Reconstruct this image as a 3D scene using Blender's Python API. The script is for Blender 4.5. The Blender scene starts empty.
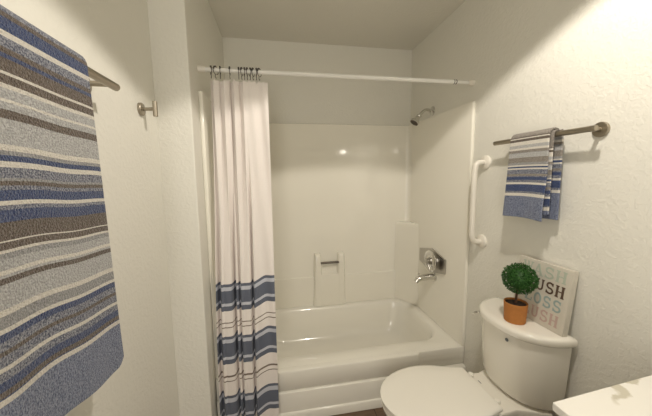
import bpy, bmesh, math, random
from mathutils import Vector, Matrix
random.seed(7)
S = bpy.context.scene
C = S.collection
PI = math.pi
W, D, H = 1.524, 0.808, 2.449     # alcove width, depth, ceiling height
XL = -0.147                       # left room wall
YR = -0.133                       # face of the wall return
YB = -2.7                         # wall behind the viewer

# ------------------------------------------------------------------ materials
def mat(name, col, rough=.5, metal=0., bump=None, coat=0., noise=None, spec=.5, sheen=0., sub=0.):
    m = bpy.data.materials.new(name); m.use_nodes = True
    nt = m.node_tree; b = nt.nodes['Principled BSDF']
    b.inputs['Base Color'].default_value = (*col, 1)
    b.inputs['Roughness'].default_value = rough
    b.inputs['Metallic'].default_value = metal
    b.inputs['Coat Weight'].default_value = coat
    b.inputs['Coat Roughness'].default_value = .05
    b.inputs['Specular IOR Level'].default_value = spec
    b.inputs['Sheen Weight'].default_value = sheen
    tc = nt.nodes.new('ShaderNodeTexCoord')
    if noise:                     # (scale, amount)
        n = nt.nodes.new('ShaderNodeTexNoise'); n.inputs['Scale'].default_value = noise[0]; n.inputs['Detail'].default_value = 4
        nt.links.new(tc.outputs['Object'], n.inputs['Vector'])
        r = nt.nodes.new('ShaderNodeMix'); r.data_type = 'RGBA'
        r.inputs[6].default_value = (*[c*(1-noise[1]) for c in col], 1)
        r.inputs[7].default_value = (*[min(1, c*(1+noise[1])) for c in col], 1)
        nt.links.new(n.outputs['Fac'], r.inputs[0]); nt.links.new(r.outputs[2], b.inputs['Base Color'])
    if bump:                      # (scale, strength, distance)
        n = nt.nodes.new('ShaderNodeTexNoise'); n.inputs['Scale'].default_value = bump[0]; n.inputs['Detail'].default_value = 5
        nt.links.new(tc.outputs['Object'], n.inputs['Vector'])
        bp = nt.nodes.new('ShaderNodeBump'); bp.inputs['Strength'].default_value = bump[1]; bp.inputs['Distance'].default_value = bump[2]
        nt.links.new(n.outputs['Fac'], bp.inputs['Height']); nt.links.new(bp.outputs['Normal'], b.inputs['Normal'])
    return m

def wall_mat(name, col):
    m = mat(name, col, .42, spec=.35)
    nt = m.node_tree; b = nt.nodes['Principled BSDF']; tc = [n for n in nt.nodes if n.type == 'TEX_COORD'][0]
    n = nt.nodes.new('ShaderNodeTexNoise'); n.inputs['Scale'].default_value = 62; n.inputs['Detail'].default_value = 2; n.inputs['Distortion'].default_value = .3
    r = nt.nodes.new('ShaderNodeValToRGB'); r.color_ramp.elements[0].position = .46; r.color_ramp.elements[1].position = .60
    f = nt.nodes.new('ShaderNodeTexNoise'); f.inputs['Scale'].default_value = 110; f.inputs['Detail'].default_value = 3
    ad = nt.nodes.new('ShaderNodeMath'); ad.operation = 'MULTIPLY_ADD'; ad.inputs[1].default_value = .45
    nt.links.new(tc.outputs['Object'], n.inputs['Vector']); nt.links.new(tc.outputs['Object'], f.inputs['Vector'])
    nt.links.new(n.outputs['Fac'], r.inputs['Fac']); nt.links.new(f.outputs['Fac'], ad.inputs[0]); nt.links.new(r.outputs['Color'], ad.inputs[2])
    bp = nt.nodes.new('ShaderNodeBump'); bp.inputs['Strength'].default_value = .5; bp.inputs['Distance'].default_value = .0010
    nt.links.new(ad.outputs[0], bp.inputs['Height']); nt.links.new(bp.outputs['Normal'], b.inputs['Normal'])
    return m

def cloth_mat(name, speckle, bscale, bstr, dist, rough=.95, sheen=.3, grain=420):
    """colour comes from the woven stripe attribute, broken up by yarn speckle"""
    m = mat(name, (.5, .5, .5), rough, sheen=sheen, spec=.15)
    nt = m.node_tree; b = nt.nodes['Principled BSDF']; tc = [n for n in nt.nodes if n.type == 'TEX_COORD'][0]
    a = nt.nodes.new('ShaderNodeAttribute'); a.attribute_name = 'stripe'
    h = nt.nodes.new('ShaderNodeAttribute'); h.attribute_name = 'heather'
    n = nt.nodes.new('ShaderNodeTexNoise'); n.inputs['Scale'].default_value = grain; n.inputs['Detail'].default_value = 2
    nt.links.new(tc.outputs['Object'], n.inputs['Vector'])
    r = nt.nodes.new('ShaderNodeValToRGB'); r.color_ramp.elements[0].position = .42; r.color_ramp.elements[1].position = .58
    nt.links.new(n.outputs['Fac'], r.inputs['Fac'])
    mix = nt.nodes.new('ShaderNodeMix'); mix.data_type = 'RGBA'
    ml = nt.nodes.new('ShaderNodeMath'); ml.operation = 'MULTIPLY'; ml.inputs[1].default_value = speckle
    nt.links.new(r.outputs['Color'], ml.inputs[0]); nt.links.new(ml.outputs[0], mix.inputs[0])
    nt.links.new(a.outputs['Color'], mix.inputs[6]); nt.links.new(h.outputs['Color'], mix.inputs[7])
    nt.links.new(mix.outputs[2], b.inputs['Base Color'])
    n2 = nt.nodes.new('ShaderNodeTexNoise'); n2.inputs['Scale'].default_value = bscale; n2.inputs['Detail'].default_value = 4
    nt.links.new(tc.outputs['Object'], n2.inputs['Vector'])
    bp = nt.nodes.new('ShaderNodeBump'); bp.inputs['Strength'].default_value = bstr; bp.inputs['Distance'].default_value = dist
    nt.links.new(n2.outputs['Fac'], bp.inputs['Height']); nt.links.new(bp.outputs['Normal'], b.inputs['Normal'])
    return m

M = {}
M['wall'] = wall_mat('wall_paint', (.765, .752, .695))
M['ceil'] = wall_mat('ceiling_paint', (.72, .70, .64))
M['fiberglass'] = mat('fiberglass', (.84, .815, .735), .12, coat=.6, spec=.5)
M['tub'] = mat('tub_enamel', (.83, .81, .745), .14, coat=.5)
M['china'] = mat('vitreous_china', (.84, .81, .74), .12, coat=.4)
M['seat'] = mat('toilet_seat_plastic', (.86, .835, .77), .22)
M['nickel'] = mat('brushed_nickel', (.39, .35, .285), .38, 1.)
M['darknickel'] = mat('tarnished_metal', (.16, .14, .12), .45, 1.)
M['chrome'] = mat('chrome', (.70, .69, .66), .17, 1.)
M['dullchrome'] = mat('worn_chrome', (.50, .48, .45), .28, 1.)
M['darkmetal'] = mat('dark_ring_metal', (.10, .09, .08), .4, .8)
M['rod'] = mat('white_enamel_rod', (.80, .79, .76), .25)
M['plastic'] = mat('white_plastic', (.77, .735, .665), .3)
M['terra'] = mat('terracotta', (.47, .185, .045), .75, noise=(60, .15), bump=(150, .2, .001))
M['soil'] = mat('soil', (.05, .03, .02), .95, bump=(200, .8, .003))
M['trunk'] = mat('topiary_trunk', (.10, .05, .03), .8, bump=(120, .5, .002))
M['leaf'] = mat('boxwood_leaf', (.022, .095, .012), .55, noise=(90, .5))
M['canvas'] = mat('sign_canvas', (.62, .585, .51), .7, noise=(35, .06), bump=(300, .3, .0006))
M['brown_ink'] = mat('brown_lettering', (.105, .065, .045), .8)
M['blue_ink'] = mat('blue_lettering', (.32, .40, .39), .8)
M['green_ink'] = mat('sage_lettering', (.45, .50, .42), .8)
M['pink_ink'] = mat('pink_lettering', (.52, .39, .35), .8)
M['cabinet'] = mat('cabinet_paint', (.30, .295, .25), .45)
M['bluegrey'] = mat('emblem_ink', (.12, .135, .15), .4)
M['rubber'] = mat('dark_caulk', (.10, .08, .06), .7)
M['glow'] = mat('lamp_glass', (.9, .88, .8), .3)

def floor_mat():
    m = mat('wood_plank_floor', (.2, .12, .07), .45)
    nt = m.node_tree; b = nt.nodes['Principled BSDF']; tc = [n for n in nt.nodes if n.type == 'TEX_COORD'][0]
    br = nt.nodes.new('ShaderNodeTexBrick'); br.inputs['Scale'].default_value = 1
    br.inputs['Brick Width'].default_value = .9; br.inputs['Row Height'].default_value = .1; br.inputs['Mortar Size'].default_value = .003
    br.inputs['Color1'].default_value = (.20, .125, .075, 1); br.inputs['Color2'].default_value = (.29, .19, .12, 1); br.inputs['Mortar'].default_value = (.07, .045, .03, 1)
    w = nt.nodes.new('ShaderNodeTexNoise'); w.inputs['Scale'].default_value = 6
    mp = nt.nodes.new('ShaderNodeMapping'); mp.inputs['Scale'].default_value = (2, 25, 1)
    nt.links.new(tc.outputs['Object'], br.inputs['Vector']); nt.links.new(tc.outputs['Object'], mp.inputs['Vector']); nt.links.new(mp.outputs['Vector'], w.inputs['Vector'])
    mx = nt.nodes.new('ShaderNodeMix'); mx.data_type = 'RGBA'; mx.blend_type = 'MULTIPLY'; mx.inputs[0].default_value = .7
    nt.links.new(br.outputs['Color'], mx.inputs[6]); nt.links.new(w.outputs['Fac'], mx.inputs[7])
    nt.links.new(mx.outputs[2], b.inputs['Base Color'])
    return m
M['floor'] = floor_mat()

def marble_mat():
    m = mat('marble_counter', (.86, .84, .79), .12, coat=.3)
    nt = m.node_tree; b = nt.nodes['Principled BSDF']; tc = [n for n in nt.nodes if n.type == 'TEX_COORD'][0]; L = nt.links.new
    n = nt.nodes.new('ShaderNodeTexNoise'); n.inputs['Scale'].default_value = 14; n.inputs['Detail'].default_value = 5
    L(tc.outputs['Object'], n.inputs['Vector'])
    sc = nt.nodes.new('ShaderNodeVectorMath'); sc.operation = 'MULTIPLY_ADD'; sc.inputs[1].default_value = (.09, .09, 0); L(n.outputs['Color'], sc.inputs[0]); L(tc.outputs['Object'], sc.inputs[2])
    prev = None
    # veins: long thin mineral streaks (centre, direction, half length, half width)
    for cx, cy, ang, a, w_ in ((1.262, -.935, 36, .085, .014), (1.345, -.925, 12, .085, .010), (1.30, -1.45, 48, .30, .012), (1.12, -1.9, 20, .25, .012)):
        mp = nt.nodes.new('ShaderNodeMapping'); mp.vector_type = 'TEXTURE'
        mp.inputs['Location'].default_value = (cx, cy, ZC_); mp.inputs['Rotation'].default_value = (0, 0, math.radians(ang)); mp.inputs['Scale'].default_value = (a, w_, 1)
        L(sc.outputs[0], mp.inputs['Vector'])
        ln = nt.nodes.new('ShaderNodeVectorMath'); ln.operation = 'LENGTH'; L(mp.outputs[0], ln.inputs[0])
        mr = nt.nodes.new('ShaderNodeMapRange'); mr.inputs[1].default_value = .75; mr.inputs[2].default_value = 1.15; mr.inputs[3].default_value = .75; mr.inputs[4].default_value = 0
        L(ln.outputs['Value'], mr.inputs[0])
        if prev is None: prev = mr.outputs[0]
        else:
            mx = nt.nodes.new('ShaderNodeMath'); mx.operation = 'MAXIMUM'; L(prev, mx.inputs[0]); L(mr.outputs[0], mx.inputs[1]); prev = mx.outputs[0]
    mix = nt.nodes.new('ShaderNodeMix'); mix.data_type = 'RGBA'; mix.inputs[6].default_value = (.86, .84, .79, 1); mix.inputs[7].default_value = (.50, .46, .35, 1)
    L(prev, mix.inputs[0]); L(mix.outputs[2], b.inputs['Base Color'])
    return m
ZC_ = .86
M['marble'] = marble_mat()

# ------------------------------------------------------------------ helpers
def link(name, bm, m, parent=None, smooth=True, bevel=0, seg=2, angle=35, subsurf=0):
    me = bpy.data.meshes.new(name); bmesh.ops.recalc_face_normals(bm, faces=bm.faces); bm.to_mesh(me); bm.free()
    o = bpy.data.objects.new(name, me); C.objects.link(o); me.materials.append(m)
    if smooth:
        for p in me.polygons: p.use_smooth = True
        me.set_sharp_from_angle(angle=math.radians(angle))
    if parent is not None: o.parent = parent
    if bevel:
        b = o.modifiers.new('bevel', 'BEVEL'); b.width = bevel; b.segments = seg; b.limit_method = 'ANGLE'; b.angle_limit = math.radians(40)
        b.harden_normals = smooth
    if subsurf:
        s = o.modifiers.new('subsurf', 'SUBSURF'); s.levels = subsurf; s.render_levels = subsurf
    return o
def empty(name, loc, label, cat, group=None):
    o = bpy.data.objects.new(name, None); C.objects.link(o); o.location = loc; o.empty_display_size = .05
    return tag(o, label, cat, group)
def tag(o, label, cat, group=None):
    o['label'] = label; o['category'] = cat
    if group: o['group'] = group
    return o
def struct(o): o['kind'] = 'structure'; return o
def box(bm, a, b, mtx=None):
    vs = [bm.verts.new((x, y, z)) for x in (a[0], b[0]) for y in (a[1], b[1]) for z in (a[2], b[2])]
    for f in ((0,1,3,2),(4,6,7,5),(0,4,5,1),(2,3,7,6),(0,2,6,4),(1,5,7,3)): bm.faces.new([vs[i] for i in f])
    if mtx: bmesh.ops.transform(bm, matrix=mtx, verts=vs)
    return vs
def rings_loft(bm, rings, cap0=True, cap1=True):
    vr = [[bm.verts.new(p) for p in r] for r in rings]
    n = len(vr[0])
    for a, b in zip(vr, vr[1:]):
        for i in range(n): bm.faces.new((a[i], a[(i+1) % n], b[(i+1) % n], b[i]))
    if cap0: bm.faces.new(vr[0][::-1])
    if cap1: bm.faces.new(vr[-1])
    return vr
def frame_for(d):
    d = d.normalized(); u = d.orthogonal().normalized(); return u, d.cross(u)
def tube(bm, pts, r, n=16, caps=True):
    pts = [Vector(p) for p in pts]; rs = r if isinstance(r, (list, tuple)) else [r]*len(pts)
    rings = []; u = None
    for i, p in enumerate(pts):
        t = (pts[min(i+1, len(pts)-1)] - pts[max(i-1, 0)]).normalized()
        u = t.orthogonal().normalized() if u is None else (u - t*u.dot(t)).normalized()
        v = t.cross(u)
        rings.append([p + (u*math.cos(2*PI*k/n) + v*math.sin(2*PI*k/n))*rs[i] for k in range(n)])
    rings_loft(bm, rings, caps, caps)
def lathe(bm, prof, origin, axis, n=32):
    """prof = [(radius, height along axis)]"""
    ax = Vector(axis).normalized(); u, v = frame_for(ax); o = Vector(origin)
    rings_loft(bm, [[o + ax*h + (u*math.cos(2*PI*k/n) + v*math.sin(2*PI*k/n))*max(r, 1e-4) for k in range(n)] for r, h in prof])
def bez(p0, p1, p2, p3, n=10):
    p0, p1, p2, p3 = map(Vector, (p0, p1, p2, p3))
    return [p0*(1-t)**3 + p1*3*t*(1-t)**2 + p2*3*t*t*(1-t) + p3*t**3 for t in [i/n for i in range(n+1)]]
def plate(bm, poly, z0, z1, mtx=None):
    a = [bm.verts.new((x, y, z0)) for x, y in poly]; b = [bm.verts.new((x, y, z1)) for x, y in poly]
    n = len(poly)
    bm.faces.new(a[::-1]); bm.faces.new(b)
    for i in range(n): bm.faces.new((a[i], a[(i+1) % n], b[(i+1) % n], b[i]))
    if mtx: bmesh.ops.transform(bm, matrix=mtx, verts=a+b)
def sm(a, b, x):
    t = max(0, min(1, (x-a)/(b-a))); return t*t*(3-2*t)

# ------------------------------------------------------------------ room
def room(name, a, b, m):
    bm = bmesh.new(); box(bm, a, b); return struct(link(name, bm, m, smooth=False))
T = .12
room('floor', (XL-T, YB-T, -T), (W+T, D+T, 0), M['floor'])
room('ceiling', (XL-T, YB-T, H), (W+T, D+T, H+T), M['ceil'])
room('wall_right', (W, YB-T, 0), (W+T, D+T, H), M['wall'])
room('wall_back', (XL-T, D, 0), (W, D+T, H), M['wall'])
room('wall_front', (XL-T, YB-T, 0), (W, YB, H), M['wall'])
room('wall_left', (XL-T, YB, 0), (XL, YR, H), M['wall'])
bm = bmesh.new(); box(bm, (XL-T, YR, 0), (0, D, H))
o = struct(link('wall_alcove', bm, M['wall'], smooth=True, bevel=.006, seg=3))
bm = bmesh.new(); box(bm, (XL, YB, 0), (XL+.012, YR-.0005, .09)); struct(link('baseboard_left', bm, M['plastic'], smooth=False))
bm = bmesh.new(); box(bm, (W-.012, -.97, 0), (W, -.01, .09)); struct(link('baseboard_right', bm, M['plastic'], smooth=False))

# ------------------------------------------------------------------ bathtub
RZ = .306
tub = empty('bathtub', (W/2, D/2, 0), 'glossy off-white bathtub in the alcove with three stepped boards on its apron', 'bathtub')
def T_(o, parent): o.parent = parent; o.matrix_parent_inverse = Matrix.Translation(-parent.location); return o
def rr(x0, x1, y0, y1, r, z, n=8, nx=12):
    """rounded rectangle, fixed point count"""
    pts = []
    for (cx, cy, a0) in ((x1-r, y1-r, 0), (x0+r, y1-r, PI/2), (x0+r, y0+r, PI), (x1-r, y0+r, 3*PI/2)):
        for i in range(n+1):
            a = a0 + PI/2*i/n; pts.append((cx + r*math.cos(a), cy + r*math.sin(a), z))
    return pts
bm = bmesh.new()
def outer(z, o_=0, r=.012):
    return rr(.002+o_, W-.002-o_, .0+o_, D-.002-o_, r, z)
rings = [outer(RZ-.045), outer(RZ-.018), outer(RZ-.006, .004, .012), outer(RZ, .014, .014)]
BX0, BX1, BY0, BY1 = .12, 1.452, .108, .725
for dz, i, r in ((0, 0, .15), (-.006, .010, .15), (-.02, .019, .15), (-.06, .030, .15), (-.16, .055, .14), (-.225, .085, .13), (-.25, .125, .11), (-.258, .17, .08)):
    rings.append(rr(BX0+i*1.6, BX1-i, BY0+i*.8, BY1-i*.8, r, RZ+dz))
rings_loft(bm, rings, False, True)
T_(link('basin', bm, M['tub'], smooth=True, angle=60), tub)
bm = bmesh.new()
# rolled front lip: bulges over the apron up to x=1.2, then steps back
def lip_ring(x, y, z0):
    return [(x, .016, RZ+.0005), (x, y+.014, RZ+.0005), (x, y+.004, RZ-.004), (x, y, RZ-.014), (x, y+.001, z0+.006), (x, y+.005, z0), (x, .016, z0)]
xs = [(.003, -.018, .186), (1.185, -.018, .186), (1.197, -.015, .186), (1.207, -.003, .186), (1.216, .000, .186), (1.52, .000, .186)]
rings_loft(bm, [lip_ring(*a) for a in xs])
T_(link('front_lip', bm, M['tub'], angle=50, bevel=.003), tub)
bm = bmesh.new()
prof = [(.02, 0), (-.004, 0), (-.010, .004), (-.010, .052), (-.006, .056), (.000, .060), (.000, .064), (-.006, .120+.03), (-.005, .178), (.001, .184), (.001, .188), (-.003, RZ-.05), (.02, RZ-.05)]
prof = [(.03, 0), (-.034, 0), (-.034, .046), (-.030, .053), (-.022, .055), (-.026, .173), (-.023, .179), (-.012, .183), (.0, .1855), (.03, .1855)]
rings_loft(bm, [[(x, y, z) for y, z in prof] for x in (.003, W-.003)])
T_(link('apron', bm, M['tub'], angle=30, bevel=.0025), tub)
bm = bmesh.new(); lathe(bm, [(.03, 0), (.03, .003), (.02, .005), (.004, .005)], (1.25, .41, RZ-.2575), (0, 0, 1)); T_(link('drain', bm, M['dullchrome']), tub)

# ------------------------------------------------------------------ shower surround
ZS = 1.828; B = .035; BS = .021
sur = empty('shower_surround', (W/2, D, RZ), 'glossy cream fiberglass shower surround lining the three alcove walls above the tub', 'shower surround')
def panel_profile(z, extra):
    """plan outline of the U-shaped liner: inner face then wall face"""
    b = B + extra; r = .045; pts = []; e = extra; b = BS
    pts += [(.001, .0), (b-.012, -.002), (b-.003, .003), (b, .012)]
    for i in range(7):
        a = PI - (PI/2)*i/6; pts.append((b + r + r*math.cos(a), D-B-e-r + r*math.sin(a)))
    for i in range(7):
        a = PI/2 - (PI/2)*i/6; pts.append((W-b-r + r*math.cos(a), D-B-e-r + r*math.sin(a)))
    pts += [(W-b, .012), (W-b+.003, .003), (W-b+.012, -.002), (W-.001, 0), (W-.001, D-.001), (.001, D-.001)]
    return [(x, y, z) for x, y in pts]
bm = bmesh.new()
rings_loft(bm, [panel_profile(z, e) for z, e in ((RZ+.001, .014), (.545, .014), (.556, .011), (.560, .002), (.565, 0), (1.2, 0), (ZS-.02, 0), (ZS-.004, -.003), (ZS, -.012))])
T_(link('wall_panel', bm, M['fiberglass'], angle=30), sur)
# corner column that ends in a small shelf
bm = bmesh.new()
def corner(z, k):
    x1, y1 = W-BS-.001, D-B-.001
    a = [(x1, y1), (x1-.12*k, y1)]
    for i in range(1, 10):
        t = PI/2*i/10; a.append((x1-.12*k*math.cos(t)**2.3, y1-.19*k*math.sin(t)**2.3))
    return [(x, y, z) for x, y in a + [(x1, y1-.19*k)]]
rings_loft(bm, [corner(z, k) for z, k in ((RZ+.002, 1.12), (.6, 1.05), (.97, 1), (.995, .98), (1.005, .93))])
T_(link('corner_shelf', bm, M['fiberglass'], angle=40), sur)
# soap niche: two horns with a bar between, running down to the rim
bm = bmesh.new()
YP = D-B
def horn(x0, x1, s):
    rings = []
    for z, dp, w in ((RZ+.002, .045, 1.25), (.40, .045, 1.1), (.56, .053, 1), (.68, .060, .9), (.735, .058, .82), (.755, .046, .8), (.764, .028, .6), (.766, .004, .4)):
        c = (x0+x1)/2; h = (x1-x0)/2*w
        rings.append([(c+h*sx, YP+.004-dp*d, z) for sx, d in ((-1, 0), (-.92, .7), (-.6, .97), (0, 1.03), (.6, .97), (.92, .7), (1, 0))])
    rings_loft(bm, rings)
horn(.648, .718, 0); horn(.846, .918, 0)
rings = []
for z, dp in ((RZ+.002, .0445), (.44, .0455), (.565, .051), (.582, .046), (.588, .022), (.60, .010), (.70, .004)):
    rings.append([(x, YP+.004-dp*d, z) for x, d in ((.70, 0), (.70, 1), (.86, 1), (.86, 0))])
rings_loft(bm, rings)
T_(link('soap_niche', bm, M['fiberglass'], angle=45, bevel=.003), sur)
bm = bmesh.new(); tube(bm, [(.700, .732, .684), (.860, .732, .684)], .0095, 16)
o = T_(link('washcloth_bar', bm, M['darknickel']), sur); o['label'] = 'short metal bar between two moulded horns'

# ------------------------------------------------------------------ curtain rod, curtain, rings
RY, RZZ = .026, 1.939
rod = empty('shower_curtain_rod', (W/2, RY, RZZ), 'white tension rod spanning the shower alcove above the curtain', 'curtain rod')
bm = bmesh.new(); tube(bm, [(.03, RY, RZZ), (1.40, RY, RZZ)], .0113, 20); T_(link('pole', bm, M['rod']), rod)
bm = bmesh.new(); tube(bm, [(1.385, RY, RZZ), (1.50, RY, RZZ)], .0095, 20); T_(link('inner_pole', bm, M['rod']), rod)
for x0, d in ((.0005, 1), (W-.0005, -1)):
    bm = bmesh.new(); lathe(bm, [(.0165, 0), (.0165, .012), (.0155, .022), (.014, .034)], (x0, RY, RZZ), (d, 0, 0), 24); T_(link('end_cap', bm, M['plastic']), rod)
bm = bmesh.new()
for i in range(2): lathe(bm, [(.0113, 0), (.0128, .001), (.0128, .003), (.0113, .004)], (1.392+.014*i, RY, RZZ), (1, 0, 0), 20)
o = T_(link('wear_mark', bm, M['darkmetal']), rod); o['label'] = 'dark worn marks where the two tubes meet'

BLUE, LB, BRN, WHT = (.125, .140, .185), (.52, .54, .61), (.20, .16, .13), (.82, .77, .74)
def curtain_colour(z, side):
    # side 0..1 blends the band heights measured at the left folds with those at the right edge
    for zt, zb in ((.86, .722), (.588, .438), (.262, .112)):
        if zb <= z <= zt:
            f = (zt-z)/(zt-zb)
            if f < .11 or .25 < f < .72 or f > .84: return BLUE
            return LB
    for c in (.660, .634, .370, .343):
        if abs(z-c) < .0038: return BRN
    return WHT
cur = empty('shower_curtain', (.18, 0, RZZ-.03), 'white fabric shower curtain with slate blue bands gathered at the left end of the rod', 'shower curtain')
NU, NV = 220, 380
ZT, ZB = 1.895, .02
def cur_pt(u, v):
    """u along the cloth 0..1, v: original height on the cloth"""
    t = (ZT-v)/(ZT-ZB)
    xl = .052 - .026*t; xr = .335 + .002*t
    # uneven gathers: deep at the left, a flat panel at the right
    uu = u*u*(.25) + u*.75 if u < .62 else u
    ph = 2*PI*(3.6*min(u, .56)/.56) + .5*math.sin(u*13)
    amp = (.024 + .007*math.sin(3+u*11))*(1-sm(.48, .66, u)) + .003
    yc = .020 - .090*sm(.15, .80, t) - .006*t
    x = xl + (xr-xl)*(u*.86 + .14*sm(0, 1, u)) + .007*math.sin(2*ph+1.1)*(1-sm(.5, .7, u))*(1-.8*sm(.12, .55, t))
    mm = sm(.12, .55, t)
    val = 0
    for c0, w0, a0 in ((.06, .028, .036), (.13, .02, -.008), (.325, .020, .050), (.40, .014, .026), (.44, .03, -.006), (.60, .017, .046), (.64, .03, -.006)):
        val += a0*math.exp(-((u-c0-.01*math.sin(t*5+c0*9))/w0)**2)
    val += .005*math.sin(u*19+.6)*(1-sm(.6, .8, u)) - .006
    y = yc + (1-mm)*amp*math.sin(ph)*.6 + mm*val + .010*math.sin(PI*sm(.66, 1, u))*(.4+.6*t) 
    # diagonal pull creases on the flat panel
    y += .004*math.sin(26*(u-.08*t*6))*sm(.58, .75, u)*(1-.4*t)
    z = v + .030*sm(.58, .86, u)*sm(0, .5, t) - .005*math.sin(ph)*0
    top = max(0, 1-(ZT-v)/.06)
    z -= .010*abs(math.sin(u*12*PI/1.0))*top*(1 if u < .86 else .3)
    if u > .86: z -= .006*top
    y = min(y, .045 if t < .3 else -.038 if t > .82 else 9) if t < .3 or t > .82 else y
    return (x, y, z)
bm = bmesh.new(); cl = bm.loops.layers.float_color.new('stripe'); hl = bm.loops.layers.float_color.new('heather')
grid = [[bm.verts.new(cur_pt(i/NU, ZT-(ZT-ZB)*j/NV)) for i in range(NU+1)] for j in range(NV+1)]
for j in range(NV):
    for i in range(NU):
        f = bm.faces.new((grid[j][i], grid[j][i+1], grid[j+1][i+1], grid[j+1][i]))
        c = curtain_colour(ZT-(ZT-ZB)*(j+.5)/NV, 0)
        for l in f.loops: l[cl] = (*c, 1); l[hl] = (*[k*.9 for k in c], 1)
M['curtain'] = cloth_mat('curtain_fabric', .4, 260, .25, .0008, rough=.8, sheen=.1, grain=500)
nb = M['curtain'].node_tree.nodes['Principled BSDF']
o = T_(link('fabric_panel', bm, M['curtain'], angle=180), cur)
sd = o.modifiers.new('thick', 'SOLIDIFY'); sd.thickness = .0012
bm = bmesh.new()
rows = []
hem = [[cur_pt(i/NU, ZT-k) for i in range(0, NU+1, 2)] for k in (-.001, .022)]
# thread line of the top hem
for i in range(len(hem[0])-1):
    for k in (1,):
        a, b = hem[k][i], hem[k][i+1]
        vs = [bm.verts.new((p[0], p[1]-.0016, p[2]+d)) for p, d in ((a, 0), (b, 0), (b, .001), (a, .001))]
        bm.faces.new(vs)
o = T_(link('hem_stitching', bm, M['plastic']), cur); s = o.modifiers.new('t', 'SOLIDIFY'); s.thickness = .0006

# one ring built, the rest copied
def make_ring():
    r = empty('curtain_ring', (0, 0, 0), 'x', 'curtain ring', 'dark metal curtain rings on the white rod')
    bm = bmesh.new()
    pts = []
    for i in range(25):
        a = PI*(-.40) + 2*PI*.93*i/24
        pts.append((0, .0185*math.cos(a), .0185*math.sin(a)-.0035))
    pts += [(0, -.006, -.032), (0, .000, -.040), (0, .005, -.036)]
    tube(bm, pts, .0016, 8); link('wire_loop', bm, M['darkmetal'], r)
    for k in range(4):
        bm = bmesh.new(); a = PI/2 + (k-.8)*.52
        bmesh.ops.create_uvsphere(bm, u_segments=10, v_segments=6, radius=.0043, matrix=Matrix.Translation((0, .0175*math.cos(a), .0195*math.sin(a)-.0035)))
        link('roller_bead', bm, M['darkmetal'], r)
    return r
ring0 = make_ring()
places = ['leftmost, nearest the left wall end of the rod', 'second from the left wall end of the rod', 'third from the left wall end of the rod', 'fourth from the left, alone in the widest gap',
          'fifth from the left, start of the bunched rings', 'sixth from the left, in the bunched rings', 'seventh from the left, in the bunched rings', 'eighth from the left, in the bunched rings',
          'ninth from the left, in the bunched rings', 'tenth from the left, in the bunched rings', 'eleventh from the left, in the bunched rings', 'rightmost, last before the empty rod']
for i, (x, rz) in enumerate(zip((.060, .083, .104, .150, .193, .208, .221, .235, .249, .264, .280, .295), (.35, -.5, .1, .05, .1, -.15, .2, -.1, .3, -.25, .15, -.5))):
    if i == 0: r = ring0
    else:
        r = ring0.copy(); C.objects.link(r)
        for ch in ring0.children:
            c = ch.copy(); C.objects.link(c); c.parent = r
    r.location = (x, RY, RZZ); r.rotation_euler = (0, 0, rz)
    r['label'] = 'dark metal curtain ring, ' + places[i]

# ------------------------------------------------------------------ shower head, valve, spout
sh = empty('shower_fixture', (W, .463, 1.88), 'small metal shower head on a curved arm above the surround', 'shower head')
bm = bmesh.new(); lathe(bm, [(.033, 0), (.032, .004), (.022, .009), (.013, .012), (.011, .013)], (W, .463, 1.878), (-1, 0, 0)); T_(link('wall_flange', bm, M['chrome']), sh)
bm = bmesh.new(); tube(bm, bez((W-.008, .463, 1.878), (1.465, .463, 1.895), (1.46, .463, 1.885), (1.415, .463, 1.840), 14), .0098, 16); T_(link('arm', bm, M['chrome']), sh)
hd = Vector((1.377-1.418, 0, 1.788-1.843)).normalized()
bm = bmesh.new(); lathe(bm, [(.012, 0), (.017, .003), (.017, .014), (.013, .019), (.017, .026), (.026, .044), (.033, .058), (.034, .068), (.031, .070)], Vector((1.420, .463, 1.846)), hd, 28)
T_(link('spray_head', bm, M['chrome'], angle=50), sh)
bm = bmesh.new(); lathe(bm, [(.0305, 0), (.0305, .004), (.004, .004)], Vector((1.420, .463, 1.846))+hd*.069, hd, 28); o = T_(link('spray_face', bm, M['rubber']), sh); o['label'] = 'dark spray face'

XV = W-BS-.0005
va = empty('shower_valve', (XV, .37, .766), 'chrome shower valve with a round dial on a hexagonal plate', 'shower valve')
bm = bmesh.new()
hexa = [(-.175, .052), (0, .092), (.175, .052), (.175, -.050), (0, -.092), (-.175, -.050)]
plate(bm, hexa, 0, .010, Matrix.Translation((XV, .3715, .766)) @ Matrix(((0, 0, -1, 0), (1, 0, 0, 0), (0, 1, 0, 0), (0, 0, 0, 1))))
o = T_(link('escutcheon', bm, M['dullchrome'], angle=30, bevel=.003), va); o['label'] = 'hexagonal brushed metal plate'
bm = bmesh.new(); lathe(bm, [(.036, 0), (.036, .022), (.070, .026), (.078, .034), (.078, .040), (.070, .047), (.05, .048), (.045, .044), (.002, .044)], (XV-.009, .326, .776), (-1, 0, 0), 40)
T_(link('dial', bm, M['chrome'], angle=40), va)
bm = bmesh.new(); lathe(bm, [(.024, 0), (.022, .022), (.016, .028), (.002, .029)], (XV-.052, .326, .776), (-1, 0, 0), 28)
tube(bm, [(XV-.066, .326, .776), (XV-.072, .306, .758), (XV-.074, .283, .728)], [.010, .009, .007], 12)
T_(link('handle', bm, M['dullchrome']), va)
spo = empty('tub_spout', (XV, .336, .66), 'chrome tub spout below the round shower dial', 'tub spout')
bm = bmesh.new()
XW = W-BS-.0005
lathe(bm, [(.031, 0), (.031, .006), (.026, .010)], (XW, .336, .647), (-1, 0, 0), 28)
T_(link('flange', bm, M['chrome']), spo)
bm = bmesh.new()
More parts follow.
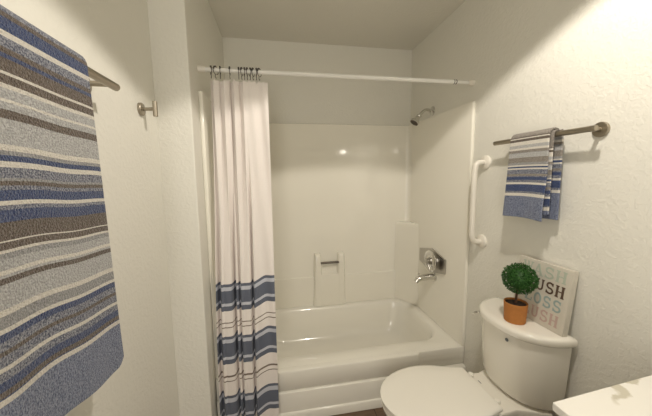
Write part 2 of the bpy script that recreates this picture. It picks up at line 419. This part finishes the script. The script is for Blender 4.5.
tube(bm, [(XW-.006, .336, .649), (XW-.06, .336, .651), (XW-.11, .336, .647), (XW-.137, .336, .637), (XW-.150, .336, .620)], [.024, .0235, .022, .021, .018], 24)
T_(link('spout_body', bm, M['chrome'], angle=60), spo)
bm = bmesh.new(); lathe(bm, [(.004, 0), (.004, .016), (.008, .018), (.008, .024), (.003, .027)], (XW-.128, .336, .660), (0, 0, 1), 14); T_(link('diverter_knob', bm, M['chrome']), spo)

# ------------------------------------------------------------------ white grab bar
gy = -.105
gb = empty('grab_bar', (W, gy, 1.24), 'white plastic vertical grab bar on the right wall beside the surround edge', 'grab bar')
bm = bmesh.new()
pts = bez((W-.012, gy, 1.470), (W-.060, gy, 1.474), (W-.068, gy, 1.462), (W-.070, gy, 1.415), 8)[:-1] + [(W-.070, gy, 1.415), (W-.070, gy, 1.075)] + bez((W-.070, gy, 1.075), (W-.068, gy, 1.028), (W-.060, gy, 1.017), (W-.012, gy, 1.020), 8)[1:]
tube(bm, pts, .0155, 20); T_(link('bar', bm, M['plastic'], angle=60), gb)
for z in (1.470, 1.020):
    bm = bmesh.new(); lathe(bm, [(.039, 0), (.039, .007), (.035, .012), (.021, .015), (.018, .017)], (W, gy, z), (-1, 0, 0), 32); T_(link('mounting_flange', bm, M['plastic'], angle=50), gb)

# ------------------------------------------------------------------ towel bars and robe hook
def towel_bar(name, xw, sgn, ys, ye, posts, z, label, off=.062):
    e = empty(name, (xw, (ys+ye)/2, z), label, 'towel bar')
    bm = bmesh.new(); tube(bm, [(xw+sgn*off, ys, z), (xw+sgn*off, ye, z)], .0108, 20); T_(link('rail', bm, M['nickel'], bevel=.001), e)
    for y in posts:
        bm = bmesh.new(); lathe(bm, [(.027, 0), (.027, .008), (.0255, .010), (.010, .0105)], (xw, y, z), (sgn, 0, 0), 32); T_(link('wall_plate', bm, M['nickel']), e)
        bm = bmesh.new(); tube(bm, [(xw+sgn*.008, y, z), (xw+sgn*(off-.008), y, z)], .0075, 16); T_(link('post', bm, M['nickel']), e)
    return e
towel_bar('towel_bar', W, -1, -.232, -.692, (-.300, -.664), 1.559, 'brushed nickel towel bar on the right wall above the toilet')
towel_bar('towel_bar', XL, 1, -.586, -1.20, (-.614, -1.17), 1.664, 'brushed nickel towel bar on the left wall holding the large towel', .070)
hk = empty('robe_hook', (XL, -.283, 1.672), 'small brushed nickel robe hook with an upright peg on the left wall', 'hook')
bm = bmesh.new(); lathe(bm, [(.024, 0), (.024, .009), (.022, .011), (.008, .0115)], (XL, -.283, 1.672), (1, 0, 0), 32); T_(link('wall_plate', bm, M['nickel']), hk)
bm = bmesh.new(); tube(bm, [(XL+.008, -.283, 1.672), (XL+.052, -.283, 1.674)], .0065, 16); T_(link('post', bm, M['nickel']), hk)
bm = bmesh.new(); tube(bm, [(XL+.054, -.283, 1.646), (XL+.054, -.283, 1.703)], .0085, 20); T_(link('peg', bm, M['nickel'], bevel=.001), hk)

# ------------------------------------------------------------------ towels
c_w, c_lg, c_g, c_br = (.60, .57, .52), (.34, .34, .345), (.22, .22, .225), (.080, .060, .047)
c_nv, c_sl, c_hm, c_tp = (.024, .040, .112), (.065, .077, .125), (.085, .108, .185), (.18, .16, .14)
HE = {c_w: (.70, .67, .61), c_lg: (.50, .50, .50), c_g: (.36, .36, .365), c_br: (.16, .13, .11), c_nv: (.065, .095, .20), c_sl: (.33, .34, .38), c_hm: (.27, .30, .40), c_tp: (.32, .29, .26)}
def stripes(lst, v):
    for e, c in lst:
        if v < e: return c
    return lst[-1][1]
def towel_sheet(name, path, y0, y1, thick, lst, wob, mt, parent, ny=60, ds=.003, vstart=0., edge=None, drop=None):
    """path: list of (x,z) from the fold downwards; stripes follow the length along it"""
    P = [Vector((p[0], 0, p[1])) for p in path]
    cum = [0]
    for a, b in zip(P, P[1:]): cum.append(cum[-1]+(b-a).length)
    L = cum[-1]; n = int(L/ds)
    def at(s):
        for k in range(len(cum)-1):
            if s <= cum[k+1] + 1e-9:
                f = (s-cum[k])/(cum[k+1]-cum[k]); return P[k].lerp(P[k+1], f)
        return P[-1]
    bm = bmesh.new(); cl = bm.loops.layers.float_color.new('stripe'); hl = bm.loops.layers.float_color.new('heather')
    g = []
    for j in range(n+1):
        s = L*j/n; p = at(s); row = []
        for i in range(ny+1):
            u = i/ny; ya = y0 + (edge(s/L) if edge else 0)
            y = ya + (y1-ya)*u; dx, dz = wob(u, s/L)
            row.append(bm.verts.new((p.x+dx, y, p.z+dz)))
        g.append(row)
    for j in range(n):
        c = stripes(lst, vstart + L*(j+.5)/n); h = HE[c]
        for i in range(ny):
            f = bm.faces.new((g[j][i], g[j][i+1], g[j+1][i+1], g[j+1][i]))
            for l in f.loops: l[cl] = (*c, 1); l[hl] = (*h, 1)
    o = link(name, bm, mt, None, angle=180)
    T_(o, parent)
    sd = o.modifiers.new('thick', 'SOLIDIFY'); sd.thickness = thick; sd.offset = 0
    sb = o.modifiers.new('bevel', 'BEVEL'); sb.width = thick*.42; sb.segments = 3; sb.limit_method = 'ANGLE'; sb.angle_limit = math.radians(60)
    return o
M['terry'] = cloth_mat('terry_cloth', .85, 260, 1., .006, grain=330)
M['terry_small'] = cloth_mat('terry_cloth_fine', .75, 300, .9, .003, grain=300)
k = 1/395.
px = [(61, c_w), (69, c_sl), (72, c_br), (81, c_nv), (85, c_w), (92, c_sl), (96, c_br), (99, c_nv), (108, c_br), (110.5, c_w), (116.5, c_br), (120, c_w), (126, c_lg), (129, c_w), (134, c_lg), (139.5, c_br), (156, c_lg), (161, c_w),
      (164, c_g), (167.5, c_nv), (171.5, c_w), (179, c_sl), (181, c_g), (184, c_br), (187, c_sl), (193.5, c_nv), (196.5, c_w), (200, c_sl), (208, c_nv), (219.5, c_br), (221.5, c_w), (226, c_br), (228.5, c_w), (232, c_g), (239, c_lg), (242, c_w), (244, c_lg), (248.5, c_br),
      (264, c_lg), (268, c_w), (276, c_g), (279, c_w), (284, c_nv), (290, c_sl), (293, c_br), (300, c_sl), (303.5, c_w), (309, c_sl), (315, c_nv), (319, c_br), (320, c_nv), (325, c_w), (380, c_hm)]
thin = []
for i_, (a, c) in enumerate(px):
    nx = px[i_+1][1] if i_+1 < len(px) else None
    thin.append((a - (.15 if c is c_w else 0) + (.15 if nx is c_w else 0), c))
big = [((a-61)*k*.985 + .012, c) for a, c in thin]
bt = empty('bath_towel', (XL+.07, -.96, 1.66), 'large terry bath towel striped blue, brown, grey and white on the left towel bar', 'towel')
bx = XL+.070; bz = 1.664; rr_ = .0185
arc = [(bx-rr_*math.cos(a), bz+rr_*math.sin(a)) for a in [PI*i/8 for i in range(9)]]
def wob_big(u, s):
    f = sm(.1, 1, s)
    dx = .0035*math.sin(u*9+1.3)*f + .002*math.sin(u*17+s*3)*f + .004*f*s
    dz = .068*u*s + .003*math.sin(u*16+1)*s
    if s > .9 and u < .06: dz += .022*((.06-u)/.06)**2*((s-.9)/.1)
    return dx, dz
front = arc[3:] + [(bx+.018, bz-.1), (bx+.016, bz-.3), (bx+.015, bz-.5), (bx+.015, bz-.748)]
o = towel_sheet('front_layer', front, -.722, -1.19, .013, big, wob_big, M['terry'], bt, ny=90, ds=.0025, edge=lambda s: -.032+.026*s+.004*math.sin(s*5))
back = [(bx-rr_*math.cos(a), bz+rr_*math.sin(a)) for a in [PI*i/8 for i in (2, 1, 0)]] + [(bx-.0195, bz-.1), (bx-.020, bz-.3), (bx-.020, bz-.62)]
towel_sheet('back_layer', back, -.735, -1.18, .011, big, lambda u, s: (.002*math.sin(u*9)*s, 0), M['terry'], bt, ny=40, ds=.004)

px2 = [(90, c_tp), (94, c_tp), (97, c_br), (102, c_w), (110, c_br), (123, c_w), (133, c_lg), (141, c_w), (149, c_tp), (152, c_g), (168, c_lg), (186, c_tp), (194, c_g), (199, c_w), (206, c_nv), (211, c_w), (226, c_sl), (234, c_tp), (238, c_sl), (249, c_nv), (258, c_sl), (265, c_w), (272, c_nv), (290, c_nv), (296, c_sl), (307, c_w), (420, c_hm)]
small = [((a-78)*(.375/305)+.031, c) for a, c in px2]
ht = empty('hand_towel', (W-.062, -.44, 1.56), 'small folded hand towel striped grey, blue, brown and white on the right towel bar', 'towel')
tx = W-.062; tz = 1.559; r2 = .0235
arcf = [(tx+r2*math.cos(a), tz+r2*math.sin(a)) for a in [PI*i/8 for i in range(9)]]
def wob_s(u, s): return -.004*math.sin(u*7+1)*s - .006*s - .003*math.sin(s*9)*u, .008*math.sin(u*2.2+.4)*s
towel_sheet('front_layer', arcf[2:]+[(tx-.024, tz-.1), (tx-.025, tz-.25), (tx-.026, tz-.355)], -.362, -.548, .008, small, wob_s, M['terry_small'], ht, ny=40, ds=.0022, edge=lambda s: .012*s)
def wob_i(u, s): return .003*math.sin(u*6)*s, .012*u*s
towel_sheet('middle_layer', [(tx+.002, tz+.0152), (tx-.0095, tz+.0122), (tx-.0150, tz+.004), (tx-.0155, tz-.05), (tx-.013, tz-.2), (tx-.012, tz-.335)], -.375, -.556, .006, [(a*1.0+.03, c) for a, c in small[:-1]]+[small[-1]], wob_i, M['terry_small'], ht, ny=30, ds=.003)
towel_sheet('back_layer', [(tx+r2*math.cos(a), tz+r2*math.sin(a)) for a in [PI*i/8 for i in (2, 1, 0)]]+[(tx+.0235, tz-.08), (tx+.0235, tz-.2), (tx+.0235, tz-.345)], -.372, -.560, .010, [(a*1.0-.06, c) for a, c in small], lambda u, s: (.004*math.sin(u*8)*s, 0), M['terry_small'], ht, ny=30, ds=.003)

# ------------------------------------------------------------------ toilet
YC = -.462
to = empty('toilet', (1.2, YC, 0), 'white two-piece toilet with closed lid between the tub and the marble counter', 'toilet')
def dshape(xf, xb, hw, z, n=2.5, cy=YC, k=28, dz=None):
    pts = []
    for i in range(k+1):
        t = PI*i/k; c = math.cos(t); s = math.sin(t)
        pts.append((xb-(xb-xf)*abs(s)**(2/n), cy+hw*math.copysign(abs(c)**(2/n), c), z))
    return pts
bm = bmesh.new()
rings_loft(bm, [dshape(a, 1.50, b, z, 2.35, YC+.004) for a, b, z in ((1.375, .150, .412), (1.348, .170, .424), (1.338, .179, .46), (1.330, .186, .56), (1.324, .192, .70), (1.324, .192, .718))])
T_(link('tank', bm, M['china'], angle=45), to)
bm = bmesh.new()
rings_loft(bm, [*[dshape(1.306+i, 1.510-i*.3, .204-i*.6, z, 2.3, YC+.004) for i, z in ((.022, .7185), (.006, .7195), (0, .724), (0, .741), (.003, .748), (.012, .7535), (.035, .756))]])
T_(link('tank_lid', bm, M['china'], angle=50), to)
# bowl
def egg(xf, xb, hw, wb, z, xc=1.035, k=20):
    pts = []
    for i in range(k+1):                       # front half, from +y round the tip to -y
        t = PI/2 + PI*i/k
        pts.append((xc+(xc-xf)*math.cos(t), YC+.018+hw*math.sin(t), z))
    m_ = 8
    for i in range(1, m_+1):
        f = i/m_; w = hw+(wb-hw)*(f*f*(3-2*f)*.55+f*f*.45); pts.append((xc+(xb-xc)*f, YC+.018-w, z))
    for i in range(m_, 0, -1):
        f = i/m_; w = hw+(wb-hw)*(f*f*(3-2*f)*.55+f*f*.45); pts.append((xc+(xb-xc)*f, YC+.018+w, z))
    return pts
bm = bmesh.new()
rings_loft(bm, [egg(.99, 1.42, .10, .10, .0005, 1.12), egg(.985, 1.42, .103, .10, .02, 1.12), egg(1.00, 1.40, .095, .09, .06, 1.12), egg(.97, 1.38, .10, .085, .16, 1.10), egg(.90, 1.36, .13, .09, .25, 1.07), egg(.83, 1.33, .163, .10, .33, 1.045), egg(.797, 1.31, .176, .11, .372, 1.035), egg(.795, 1.31, .178, .115, .384), egg(.80, 1.305, .174, .112, .388)])
T_(link('bowl', bm, M['china'], angle=60), to)
bm = bmesh.new()
def deck(z, i): return [(1.255+i, YC+.125-i, z), (1.34, YC+.118-i, z), (1.47-i, YC+.165-i, z), (1.47-i, YC-.165+i, z), (1.34, YC-.118+i, z), (1.255+i, YC-.125+i, z)]
rings_loft(bm, [deck(.33, .03), deck(.36, .006), deck(.398, 0), deck(.406, .004)])
T_(link('tank_deck', bm, M['china'], angle=50, bevel=.004), to)
bm = bmesh.new()
rings_loft(bm, [egg(.796, 1.272, .178, .125, .390), egg(.796, 1.274, .183, .128, .394), egg(.796, 1.274, .183, .128, .402), egg(.796, 1.272, .178, .125, .405)])
T_(link('seat', bm, M['seat'], angle=50), to)
bm = bmesh.new()
rings_loft(bm, [egg(.793, 1.272, .181, .128, .4065), egg(.792, 1.274, .188, .132, .410), egg(.792, 1.274, .188, .132, .417), egg(.790, 1.272, .184, .129, .4225), egg(.803, 1.262, .172, .119, .4255), egg(.86, 1.20, .115, .08, .4275)])
T_(link('lid', bm, M['seat'], angle=50), to)
for s in (1, -1):
    bm = bmesh.new(); lathe(bm, [(.014, 0), (.014, .010), (.011, .014), (.002, .015)], (1.287, YC+.018+.085*s, .4055), (0, 0, 1), 20); T_(link('hinge_cap', bm, M['seat']), to)
bm = bmesh.new(); lathe(bm, [(.009, 0), (.009, .003), (.002, .0035)], (1.372, YC+.170, .697), (-.75, .66, 0), 20)
tube(bm, [(1.365, YC+.176, .697), (1.352, YC+.176, .696), (1.340, YC+.168, .694)], .0045, 10)
o = T_(link('flush_lever', bm, M['chrome']), to)
bm = bmesh.new()
nrm = Vector((-1, -.12, 0)).normalized()
lathe(bm, [(.0075, 0), (.0075, .0022), (.002, .0024)], (1.3256, YC-.058, .690), nrm, 20)
o = T_(link('emblem', bm, M['bluegrey']), to); o['label'] = 'small blue-grey round emblem on the tank front'
bm = bmesh.new(); box(bm, (1.298, YC+.046, .406), (1.302, YC+.066, .4066)); o = T_(link('deck_mark', bm, M['bluegrey'], smooth=False), to); o['label'] = 'small dark printed mark on the deck'

# ------------------------------------------------------------------ topiary on the tank lid
PX, PY, PZ = 1.386, YC-.030, .7565
tp = empty('potted_topiary', (PX, PY, PZ), 'ball-shaped green boxwood topiary in a terracotta pot on the toilet tank', 'plant')
bm = bmesh.new(); lathe(bm, [(.038, 0), (.0405, .001), (.0425, .03), (.0445, .070), (.0455, .086), (.0445, .088), (.042, .087), (.041, .074), (.001, .074)], (PX, PY, PZ), (0, 0, 1), 48); T_(link('pot', bm, M['terra'], angle=30), tp)
bm = bmesh.new(); lathe(bm, [(.0395, 0), (.0395, .006), (.02, .009), (.002, .009)], (PX, PY, PZ+.0745), (0, 0, 1), 24); T_(link('soil', bm, M['soil']), tp)
bm = bmesh.new(); tube(bm, [(PX, PY, PZ+.08), (PX+.002, PY+.001, PZ+.11), (PX+.004, PY-.005, PZ+.20)], [.0058, .005, .005], 10); T_(link('trunk', bm, M['trunk']), tp)
bm = bmesh.new(); BC = Vector((PX+.005, PY-.006, PZ+.196)); BR = .062
bmesh.ops.create_icosphere(bm, subdivisions=3, radius=BR*.80, matrix=Matrix.Translation(BC))
for i in range(1500):
    z = 1-2*(i+.5)/1500; a = i*2.399963; d = Vector((math.sqrt(1-z*z)*math.cos(a), math.sqrt(1-z*z)*math.sin(a), z))
    p = BC + d*BR*random.uniform(.84, 1.02)
    out = (d + Vector([random.uniform(-.75, .75) for _ in range(3)])).normalized()
    side = out.cross(Vector([random.uniform(-1, 1) for _ in range(3)])).normalized(); up = side.cross(out)*.0012
    l, w = random.uniform(.007, .011), random.uniform(.0028, .0042)
    q = [p, p+out*l*.45+side*w+up, p+out*l, p+out*l*.45-side*w+up]
    bm.faces.new([bm.verts.new(x) for x in q])
o = T_(link('foliage', bm, M['leaf'], smooth=False), tp)

# ------------------------------------------------------------------ bathroom sign
SW, SH, ST = .244, .268, .026
sg = empty('word_sign', (1.455, -.389, .7565), 'square cream canvas sign with rows of painted words leaning behind the topiary', 'sign')
sg.location = (1.4610, -.396, .7570)
lean = math.atan2(.030, SH)
# local frame: x along the sign (towards the counter), y up, z out of the face
basis = Matrix(((0, 0, -1, 0), (-1, 0, 0, 0), (0, 1, 0, 0), (0, 0, 0, 1)))
sg.matrix_world = Matrix.Translation(sg.location) @ Matrix.Rotation(lean, 4, 'Y') @ basis
bm = bmesh.new(); box(bm, (0, 0, -ST), (SW, SH, 0)); link('panel', bm, M['canvas'], sg, smooth=True, bevel=.0015)
def stroke(bm, pts, t, z0, z1):
    """pen stroke with constant width"""
    P = [Vector((x, y)) for x, y in pts]; n = len(P); L = []; R = []
    for i in range(n):
        d = (P[min(i+1, n-1)]-P[max(i-1, 0)]).normalized(); nn = Vector((-d.y, d.x))*t/2
        L.append(P[i]+nn); R.append(P[i]-nn)
    for i in range(n-1):
        plate(bm, [L[i], L[i+1], R[i+1], R[i]], z0, z1)
def arcp(cx, cy, rx, ry, a0, a1, n=14): return [(cx+rx*math.cos(math.radians(a0+(a1-a0)*i/n)), cy+ry*math.sin(math.radians(a0+(a1-a0)*i/n))) for i in range(n+1)]
TH, SR = .20, .10          # stem and serif thickness, unit cell 1 x 1
def ser(x, y, w=.34): return ([(x-w/2, y), (x+w/2, y)], SR)
t2 = SR/2
GL = {
 'W': [([(.10, 1), (.30, .02)], TH), ([(.30, .02), (.50, .9)], .11), ([(.50, .9), (.70, .02)], TH), ([(.70, .02), (.90, 1)], .11), ser(.10, 1-t2, .28), ser(.50, 1-t2, .22), ser(.90, 1-t2, .26)],
 'A': [([(.16, 0), (.48, .98)], .11), ([(.48, .98), (.84, 0)], TH), ([(.28, .32), (.70, .32)], .10), ser(.16, t2, .30), ser(.84, t2, .32)],
 'S': [(arcp(.5, .72, .30, .225, 20, 270) + arcp(.5, .275, .33, .225, 90, -160)[1:], .16), ([(.80, .70), (.80, .98)], .08), ([(.18, .02), (.18, .30)], .08)],
 'H': [([(.22, 0), (.22, 1)], TH), ([(.78, 0), (.78, 1)], TH), ([(.22, .5), (.78, .5)], .10), ser(.22, t2), ser(.22, 1-t2), ser(.78, t2), ser(.78, 1-t2)],
 'B': [([(.22, 0), (.22, 1)], TH), (([(.1, .95), (.5, .95)] + arcp(.5, .735, .24, .215, 90, -90) + [(.22, .52)]), .12), (([(.3, .5), (.52, .5)] + arcp(.52, .275, .29, .225, 90, -90) + [(.1, .05)]), .13)],
 'R': [([(.22, 0), (.22, 1)], TH), (([(.1, .95), (.5, .95)] + arcp(.5, .72, .25, .23, 90, -90) + [(.22, .49)]), .12), ([(.5, .5), (.78, .04)], TH), ser(.22, t2), ser(.84, t2, .24)],
 'U': [([(.22, 1), (.22, .32)] + arcp(.49, .32, .27, .25, 180, 360)[1:] + [(.76, 1)], .15), ser(.22, 1-t2), ser(.77, 1-t2, .30)],
 'F': [([(.24, 0), (.24, 1)], TH), ([(.1, .95), (.86, .95)], .10), ([(.24, .52), (.66, .52)], .10), ser(.24, t2), ([(.84, .72), (.84, 1)], .08), ([(.66, .40), (.66, .64)], .07)],
 'L': [([(.24, 0), (.24, 1)], TH), ([(.1, .05), (.88, .05)], .10), ser(.24, 1-t2), ([(.86, 0), (.86, .32)], .08)],
 'O': [(arcp(.5, .5, .33, .43, 0, 360, 28), .17)],
}
def word(txt, y, m, x0, x1, name):
    bm = bmesh.new(); n = len(txt); cw = (x1-x0)/n; ch = .049
    for i, ch_ in enumerate(txt):
        for j, (pts, t) in enumerate(GL[ch_]):
            sx = cw*.96
            stroke(bm, [(x0+cw*i+px_*sx, y+py_*ch) for px_, py_ in pts], t*.047, .0002, .0010+.00006*j)
    o = link(name, bm, m, sg, smooth=False); o['label'] = name.replace('_', ' ') ; return o
word('WASH', .206, M['green_ink'], .026, .228, 'wash_lettering')['label'] = 'pale sage letters reading WASH'
word('BRUSH', .145, M['brown_ink'], .014, .228, 'brush_lettering')['label'] = 'dark brown letters reading BRUSH'
word('FLOSS', .083, M['blue_ink'], .012, .226, 'floss_lettering')['label'] = 'grey-blue letters reading FLOSS'
word('FLUSH', .021, M['pink_ink'], .012, .222, 'flush_lettering')['label'] = 'dusty pink letters reading FLUSH'

# ------------------------------------------------------------------ vanity
ZC = .86; CX0, CY1 = .995, -.985
vc = empty('vanity_cabinet', (1.28, -1.6, 0), 'grey-beige painted vanity cabinet under the marble countertop', 'cabinet')
bm = bmesh.new(); box(bm, (CX0+.025, -2.30, .09), (W-.001, CY1-.020, ZC-.0225)); box(bm, (CX0+.08, -2.28, .0), (W-.001, CY1-.03, .0895)); T_(link('body', bm, M['cabinet'], bevel=.002), vc)
for i in range(3):
    bm = bmesh.new(); box(bm, (CX0+.007, -1.42-.425*i, .12), (CX0+.0245, -1.015-.425*i, ZC-.05))
    d = T_(link('door', bm, M['cabinet'], bevel=.003), vc)
    bm = bmesh.new(); tube(bm, [(CX0+.007, -1.38-.425*i, .66), (CX0-.015, -1.38-.425*i, .66), (CX0-.015, -1.38-.425*i, .76), (CX0+.007, -1.38-.425*i, .76)], .005, 10)
    h = link('handle', bm, M['nickel']); h.parent = d; h.matrix_parent_inverse = Matrix.Translation(-vc.location)
bm = bmesh.new(); plate(bm, [(CX0+.003, -2.32), (W-.001, -2.32), (W-.001, CY1+.030), (CX0+.003, CY1-.010)], ZC-.022, ZC)
tag(link('countertop', bm, M['marble'], bevel=.003, seg=3), 'white marble countertop with taupe veins at the lower right beside the toilet', 'countertop')

# ------------------------------------------------------------------ light
def light(name, kind, loc, energy, col, **kw):
    l = bpy.data.lights.new(name, kind); l.energy = energy; l.color = col
    for k_, v_ in kw.items(): setattr(l, k_, v_)
    o = bpy.data.objects.new(name, l); C.objects.link(o); o.location = loc; return o
warm = (1, .92, .805)
light('ceiling_lamp_light', 'SPOT', (.90, -.95, 2.40), 41, warm, spot_size=math.radians(126), spot_blend=.07, shadow_soft_size=.04)
light('vanity_lamp_light', 'POINT', (1.36, -1.30, 2.04), 1.0, warm, shadow_soft_size=.035)
o = light('fill_light', 'AREA', (.07, -2.55, 1.40), 10.5, (1, .95, .87), shape='RECTANGLE', size=.40, size_y=1.9)  # unseen fill panel added behind the camera to lift the ambient light
o.rotation_euler = (math.radians(88), 0, 0)
w = bpy.data.worlds.new('world'); S.world = w; w.use_nodes = True
w.node_tree.nodes['Background'].inputs[0].default_value = (.8, .75, .62, 1); w.node_tree.nodes['Background'].inputs[1].default_value = .3

# ------------------------------------------------------------------ camera
cam = bpy.data.cameras.new('camera'); co = bpy.data.objects.new('camera', cam); C.objects.link(co); S.camera = co
yaw, pit, rol = .17380138, .11281671, -.01318290
F = Vector((math.sin(yaw)*math.cos(pit), math.cos(yaw)*math.cos(pit), -math.sin(pit)))
R = Vector((math.cos(yaw), -math.sin(yaw), 0)); U = R.cross(F)
R2 = R*math.cos(rol)+U*math.sin(rol); U2 = -R*math.sin(rol)+U*math.cos(rol)
m = Matrix((R2, U2, -F)).transposed().to_4x4(); m.translation = Vector((.36375, -1.50365, 1.40418)); co.matrix_world = m
cam.sensor_width = 36; cam.lens = 278.47/652*36; cam.clip_start = .02

S.view_settings.view_transform = 'Standard'; S.view_settings.look = 'None'; S.view_settings.gamma = 1; S.view_settings.exposure = .24
S.view_settings.use_curve_mapping = False
S.cycles.max_bounces = 14; S.cycles.diffuse_bounces = 8
